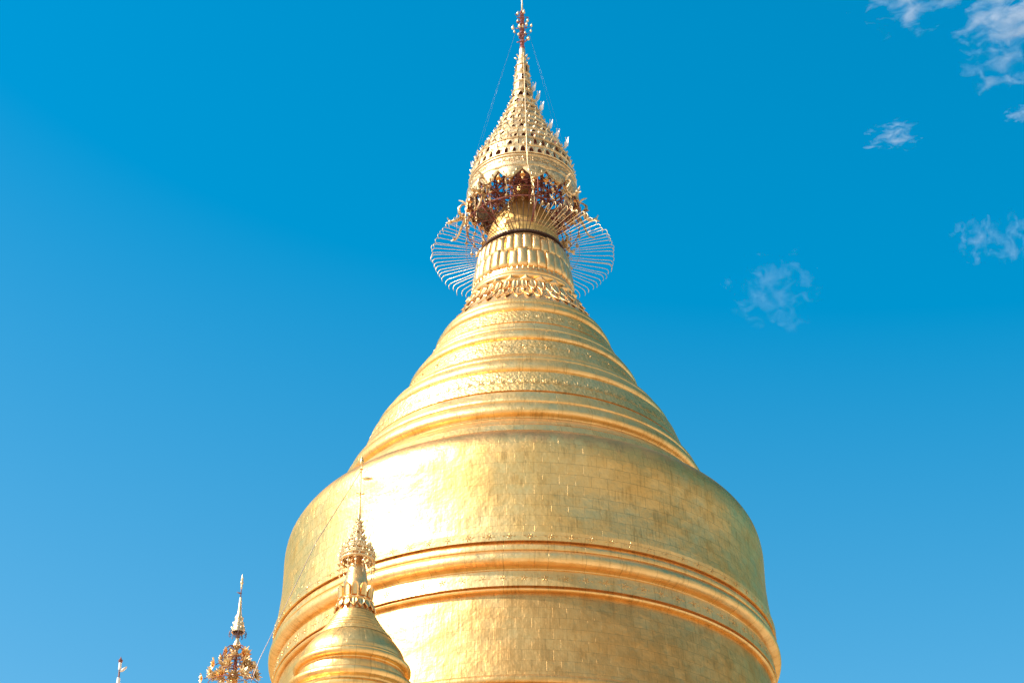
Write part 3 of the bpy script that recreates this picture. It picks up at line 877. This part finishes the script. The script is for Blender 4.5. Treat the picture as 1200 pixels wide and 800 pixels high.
def up_petal(w, h, c):
    """upright rounded petal with a raised rim"""
    bm = bmesh.new(); 
    pts = [(-.5, 0), (-.5, .6), (-.38, .85), (0, 1), (.38, .85), (.5, .6), (.5, 0)]
    outl = [bm.verts.new((x * w, -0.05 - c * z, z * h)) for x, z in pts]
    inn = [bm.verts.new((x * w * .62, -0.015 - c * z, h * (.08 + z * .78))) for x, z in pts]
    bk = [bm.verts.new((x * w, 0.03 - c * z, z * h)) for x, z in pts]
    m_ = len(pts)
    for k in range(m_):
        k2 = (k + 1) % m_
        bm.faces.new((outl[k2], outl[k], inn[k], inn[k2]))
        bm.faces.new((outl[k], outl[k2], bk[k2], bk[k]))
    bm.faces.new(inn)
    bmesh.ops.recalc_face_normals(bm, faces=bm.faces)
    return bm
ringed('petal', up_petal(0.155, 0.36, 0.03), M['detail'], 12, 0.36, 24.13, 0, sc_, 0.1, 0.03, 30)
ringed('petal', petal_mesh(0.15, 0.25, 0.03, 0.05), M['detail'], 16, 0.395, 24.02, -R_(12), sc_, 0.0, 0.04)
ringed('bud', bud_mesh(0.055), M['detail'], 14, 0.415, 24.07, 0, sc_, 0.5, 0.05, 25)
bm = bmesh.new(); lathe(bm, [(0.12, 25.1), (0.10, 25.9), (0.02, 26.6)], 12)
scr = link('umbrella_crown', bm, M['detail'], small)
for z0, z1, r0, r1, n in ((25.20, 25.36, 0.40, 0.40, 16), (25.36, 25.52, 0.39, 0.38, 16), (25.52, 25.68, 0.35, 0.29, 14), (25.68, 25.86, 0.21, 0.16, 9), (25.86, 26.08, 0.14, 0.10, 7), (26.08, 26.36, 0.085, 0.055, 6)):
    bm = bmesh.new(); arch_tier(bm, z0, z1, r0, r1, n, random.random(), 0.62, 0.012, 0.07, 0.006)
    for k in range(n * 2):
        p, tn, up, nm = frame_at(random.uniform(0, 2 * PI), r0 + random.uniform(0, .03), random.uniform(z0 - .03, z1), 0)
        leaf(bm, p, up * random.uniform(-1, 1) + tn * random.uniform(-1, 1), nm, 0.06, 0.035, 0.005)
    link('tier', bm, M['pale'], scr, 35)
bm = bmesh.new()
for i in range(14):
    th = 2 * PI * i / 14
    x, y = math.sin(th) * .42, -math.cos(th) * .42
    tube(bm, [(x, y, 25.24), (x * 1.04, y * 1.04, 25.02), (x * 1.0, y * 1.0, 24.85 - random.uniform(0, .12))], 0.008, 4)
    ball(bm, (x * 1.04, y * 1.04, 25.06), 0.03, 1.3, 6, 5)
    for k in range(3):
        leaf(bm, (x * 1.03, y * 1.03, 25.1 - k * .09), (random.uniform(-1, 1), random.uniform(-1, 1), random.uniform(-1, .5)), (x, y, 0), 0.08, 0.045, 0.005)
link('hanging_leaves', bm, M['pale'], scr, 40)
bm = bmesh.new()
for i in range(26):              # little leaves on wires standing off the upper cone
    th = random.uniform(0, 2 * PI); z = random.uniform(25.7, 26.25); r = random.uniform(.18, .42) * (26.9 - z) / 1.1
    p = Vector((math.sin(th) * r, -math.cos(th) * r, z + .05)); tube(bm, [(0, 0, z - .05), p], 0.003, 3)
    leaf(bm, p, (0, 0, 1), (math.sin(th), -math.cos(th), 0), 0.07, 0.04, 0.005)
link('leaf_sprays', bm, M['pale'], scr, 40)
bm = bmesh.new()
lathe(bm, smooth_prof([(0.06, 26.3), (0.045, 26.5), (0.03, 26.75), (0.02, 27.1), (0.017, 27.85), (0.045, 27.88), (0.017, 27.92), (0.015, 28.0), (0.04, 28.03), (0.055, 28.12), (0.02, 28.24), (0.002, 28.3)], 3), 10)
link('finial', bm, M['detail'], small, 40)
bm = bmesh.new()
tube(bm, [(0, 0, 27.64), (0.16, 0, 27.62)], 0.010, 4)
leaf(bm, (0.04, 0, 27.62), (1, 0, -.05), (0, -1, 0), 0.26, 0.11, 0.012)
for a in range(6):
    leaf(bm, (math.sin(a) * .03, -math.cos(a) * .03, 27.1 + .03 * (a % 3)), (math.sin(a), -math.cos(a), .3), (0, 0, 1), 0.10, 0.04, 0.006)
link('vane', bm, M['detail'], small, 30)

# guy wire from the small spire down to the terrace
bm = bmesh.new()
tube(bm, [(-4.19, 46, 27.85), (-5.15, 45.1, 25.3), (-5.88, 44.0, 22.45), (-6.12, 43.6, 21.5), (-8.9, 41.6, 9.62)], 0.009, 4)
tag(link('guy_wire', bm, M['wire']), 'thin guy wire slanting down to the left from the small spire tip', 'wire')

# ------------------------------------------------------------------ spire with gilded flowers, left
flower = empty('flower_spire', (-6.74, 44, 0), 'slender spire with little umbrella above star shaped gilded flowers, left of the great stupa', 'spire')
part('base', [(2.0, 9.6, 1), (2.0, 11.5, 1), (1.6, 11.6, 1), (1.5, 14.0), (1.2, 16.0), (0.7, 17.4), (0.3, 18.2), (0.12, 18.6)], M['small'], flower, 4, 48)
part('pole', [(0.07, 18.5), (0.05, 20.5), (0.035, 22.0)], M['red'], flower, 2, 8)
part('lower_cap', [(0.11, 21.98, 1), (0.105, 22.0), (0.07, 22.08), (0.035, 22.18), (0.02, 22.28)], M['pale'], flower, 3, 16)
bm = bmesh.new()
lathe(bm, smooth_prof([(0.13, 22.36, 1), (0.155, 22.34), (0.15, 22.40), (0.125, 22.50, 1), (0.13, 22.52), (0.09, 22.66, 1), (0.095, 22.68), (0.05, 22.85), (0.035, 23.1), (0.025, 23.25, 1)], 3), 16)
for r, z, n in ((0.15, 22.40, 10), (0.12, 22.53, 9), (0.09, 22.68, 7)):
    for i in range(n):
        p, tn, up, nm = frame_at(2 * PI * i / n, r, z, -.3); leaf(bm, p, up + nm * .3, nm, 0.08, 0.045, 0.005)
um = link('umbrella', bm, M['pale'], flower, 40)
bm = bmesh.new()
for i in range(10):
    th = 2 * PI * (i + .3) / 10
    o = Vector((math.sin(th), -math.cos(th), 0))
    tube(bm, [o * .12 + Vector((0, 0, 22.38)), o * .19 + Vector((0, 0, 22.35)), o * .215 + Vector((0, 0, 22.29)), o * .19 + Vector((0, 0, 22.24)), o * .17 + Vector((0, 0, 22.27))], 0.010, 4)
    tube(bm, [o * .10 + Vector((0, 0, 22.38)), o * .09 + Vector((0, 0, 22.24))], 0.010, 4)
tube(bm, [(0, 0, 22.2), (0, 0, 22.42)], 0.04, 8)
link('fringe', bm, M['purple'], um, 40)
bm = bmesh.new()
tube(bm, [(0, 0, 23.2), (0, 0, 23.6)], 0.014, 6)
leaf(bm, (0.02, 0, 23.36), (-1, 0, .3), (0, -1, 0), 0.13, 0.05, 0.008)
link('vane', bm, M['purple'], flower, 40)
part('finial', [(0.012, 23.48), (0.022, 23.5), (0.022, 23.6, 1), (0.038, 23.63), (0.034, 23.68, 1), (0.02, 23.7), (0.03, 23.74), (0.018, 23.80), (0.002, 23.88)], M['pale'], flower, 2, 8)
def flower_bm(s, petals, seed):
    rnd = random.Random(seed); bm = bmesh.new()
    for lay, (m_, l, tilt) in enumerate(((petals, 1.0, 0.25), (petals - 2, 0.65, 0.7))):
        for k in range(m_):
            a = 2 * PI * (k + .5 * lay) / m_
            leaf(bm, (0, -.01 * lay, 0), (math.cos(a), -tilt, math.sin(a)), (0, -1, 0), s * l * rnd.uniform(.85, 1.1), s * .36, 0.008, 0.15)
    ball(bm, (0, -s * .25, 0), s * .24, 1)
    return bm
cols_ = ['pale', 'detail', 'worn']
fp = []
bmw = bmesh.new()
spots = [(-.13, 21.42, .20, -25), (.23, 21.72, .19, 50), (.30, 21.42, .20, 45), (-.20, 21.80, .13, -60), (-.06, 21.66, .13, -20), (-.30, 21.62, .14, -70), (.02, 21.10, .20, 5), (-.46, 21.45, .17, -70), (-.50, 21.2, .16, -60), (.47, 21.35, .15, 65), (.52, 21.12, .17, 60), (-.72, 21.12, .13, -80), (-.25, 21.08, .19, -30), (.28, 21.1, .18, 30), (.05, 21.83, .10, 10), (-.38, 21.1, .16, -50), (.13, 21.55, .14, 120), (-.1, 21.25, .15, 170), (.35, 21.6, .14, 120), (-.35, 21.35, .14, -140)]
for k in range(30):
    z = 20.95 - k * 0.07; th = k * 2.4; r = .55 + .016 * k
    spots.append((math.sin(th) * r, z, .17, math.degrees(math.atan2(math.sin(th), math.cos(th)))))
for k, (x, z, s, az) in enumerate(spots):
    th = R_(az); sn = math.sin(th)
    r = abs(x / sn) if abs(sn) > .3 else max(abs(x), .3)
    r = min(r, 0.85)
    loc = (x, -math.cos(th) * r * (1 if abs(x) > .02 else 1), z)
    if len(fp) < 3: o = link('flower', flower_bm(.17, 9 + k % 3, k), M[cols_[k % 3]], flower, 30, loc); fp.append(o)
    else: o = dup(fp[(k * 2 + k // 3) % 3], flower, None, loc)
    o.rotation_euler = (random.uniform(-.2, .3), random.uniform(-.3, .3), th); o.scale = (s / .17,) * 3
    tube(bmw, [(0, 0, z + .22), (loc[0] * .5, loc[1] * .5, z + .18), (loc[0] * .95, loc[1] * .95, z)], 0.010, 4)
for s_ in (-1, 1):
    for yy in (-.1, .15):
        tube(bmw, [(0, 0, 22.02), (s_ * .14, yy, 21.97), (s_ * .25, yy * 1.5, 21.85), (s_ * .30, yy * 2, 21.6)], 0.014, 5)
for rr, zz in ((.28, 21.62), (.42, 21.3), (.6, 21.0), (.8, 20.3)):
    hoop(bmw, rr, zz, 0.010, 24)
link('branch_frame', bmw, M['red'], flower)
bm = bmesh.new()
for k in range(46):
    z = random.uniform(20.6, 21.85); r = (22.1 - z) * random.uniform(.35, .62); th = random.uniform(0, 2 * PI)
    c = (math.sin(th) * r, -math.cos(th) * r, z)
    for q in range(3):
        a = random.uniform(0, 2 * PI)
        leaf(bm, c, (math.cos(a), random.uniform(-1, 1), abs(math.sin(a))), (0, -1, .4), random.uniform(.08, .14), .06, .006, .2)
    tube(bm, [(0, 0, z - .1), c], 0.006, 3)
link('leaves', bm, M['worn'], flower, 30)

# ------------------------------------------------------------------ tip of another spire, far left
tip = empty('spire_tip', (-9.43, 44, 0), 'tip of a thin brown and white finial pole, low in the left sky', 'spire')
part('base', [(1.8, 9.6, 1), (1.8, 11.5, 1), (1.4, 11.6, 1), (1.3, 14.0), (1.0, 16.0), (0.5, 18.0), (0.16, 19.4), (0.07, 20.3), (0.03, 20.9)], M['small'], tip, 4, 48)
part('pole', [(0.024, 20.85), (0.02, 21.6)], M['purple'], tip, 1, 8)
part('sleeve', [(0.02, 20.88, 1), (0.042, 20.9), (0.038, 21.2, 1), (0.02, 21.21)], M['white'], tip, 2, 10)
part('upper_sleeve', [(0.02, 21.40, 1), (0.034, 21.42), (0.034, 21.58, 1), (0.02, 21.6)], M['white'], tip, 2, 10)
part('bud', [(0.02, 21.56), (0.045, 21.60), (0.052, 21.65, 1), (0.03, 21.67), (0.002, 21.74)], M['red'], tip, 2, 10)
bm = bmesh.new(); leaf(bm, (0.01, 0, 21.36), (1, 0, .75), (0, -1, 0), 0.20, 0.085, 0.012)
link('vane', bm, M['white'], tip, 30)

# ------------------------------------------------------------------ clouds: real volumes far away
def cloud(name, az, el, dist, size, dens, scale, seed, label, thr=0.5):
    """az: degrees right of +Y, el: degrees above horizon; size = (across, deep, high) radii in metres"""
    m = bpy.data.materials.new('cloud_vapour'); m.use_nodes = True
    nt = m.node_tree
    for n in list(nt.nodes): nt.nodes.remove(n)
    out = nt.nodes.new('ShaderNodeOutputMaterial')
    pv = nt.nodes.new('ShaderNodeVolumePrincipled')
    pv.inputs['Color'].default_value = (1, 1, 1, 1)
    pv.inputs['Anisotropy'].default_value = 0.2
    tc = nt.nodes.new('ShaderNodeTexCoord')
    mp = nt.nodes.new('ShaderNodeMapping')
    mp.inputs['Location'].default_value = (seed * 3.7, seed * 1.3, seed * 2.1)
    mp.inputs['Scale'].default_value = scale
    nt.links.new(tc.outputs['Object'], mp.inputs[0])
    n1 = noise(nt, mp.outputs[0], 1.0, 8, 0.62); n1.inputs['Distortion'].default_value = 0.55
    ln = nt.nodes.new('ShaderNodeVectorMath'); ln.operation = 'LENGTH'
    nt.links.new(tc.outputs['Object'], ln.inputs[0])
    fall = mathn(nt, 'MULTIPLY', mathn(nt, 'POWER', ln.outputs['Value'], 2.5), 0.26)
    d = mathn(nt, 'SUBTRACT', mathn(nt, 'SUBTRACT', n1.outputs[0], fall), thr - 0.12)
    d = mathn(nt, 'MAXIMUM', d, 0.0)
    d = mathn(nt, 'MULTIPLY', d, dens)
    nt.links.new(d, pv.inputs['Density'])
    nt.links.new(pv.outputs[0], out.inputs['Volume'])
    bm = bmesh.new()
    bmesh.ops.create_icosphere(bm, subdivisions=3, radius=1.0)
    o = link(name, bm, m)
    o.location = (math.sin(R_(az)) * math.cos(R_(el)) * dist, math.cos(R_(az)) * math.cos(R_(el)) * dist, math.sin(R_(el)) * dist)
    o.rotation_euler = (R_(el), 0, -R_(az))
    o.scale = size
    tag(o, label, 'cloud', 'thin white clouds in the blue sky')
    return o
CLOUDS = True
if CLOUDS:
    cloud('cloud', 14.45, 41.85, 3000, (108, 60, 64), 0.075, (2.8, 1.2, 3.2), 1, 'ragged thin cloud crossing the top edge, left of the brighter corner cloud', 0.57)
    cloud('cloud', 17.35, 40.80, 3000, (76, 60, 58), 0.085, (2.2, 1.1, 2.6), 2, 'brightest white cloud in the top right corner', 0.52)
    cloud('cloud', 17.0, 39.65, 3000, (75, 40, 52), 0.060, (3.2, 1.4, 2.8), 9, 'faint shredded cloud hanging just below the bright corner cloud', 0.575)
    cloud('cloud', 17.5, 38.27, 3000, (32, 16, 18), 0.14, (2.2, 1.0, 2.6), 3, 'tiny cloud scrap cut off by the right edge, under the corner clouds', 0.53)
    cloud('cloud', 13.05, 38.28, 3000, (56, 24, 30), 0.13, (2.6, 1.1, 2.8), 4, 'small bird shaped wisp of cloud alone in the upper right sky', 0.575)
    cloud('cloud', 8.56, 34.4, 3000, (100, 40, 76), 0.030, (4.0, 1.6, 3.4), 5, 'faint fuzzy cloud patch right of the umbrella crown, nearest to the stupa', 0.60)
    cloud('cloud', 15.3, 35.2, 3000, (46, 24, 46), 0.07, (3.2, 1.4, 2.8), 6, 'left one of two faint wisps at the right edge, halfway down the sky', 0.585)
    cloud('cloud', 16.35, 35.05, 3000, (52, 24, 56), 0.07, (3.2, 1.4, 2.8), 8, 'right one of two faint wisps at the right edge, halfway down the sky', 0.585)
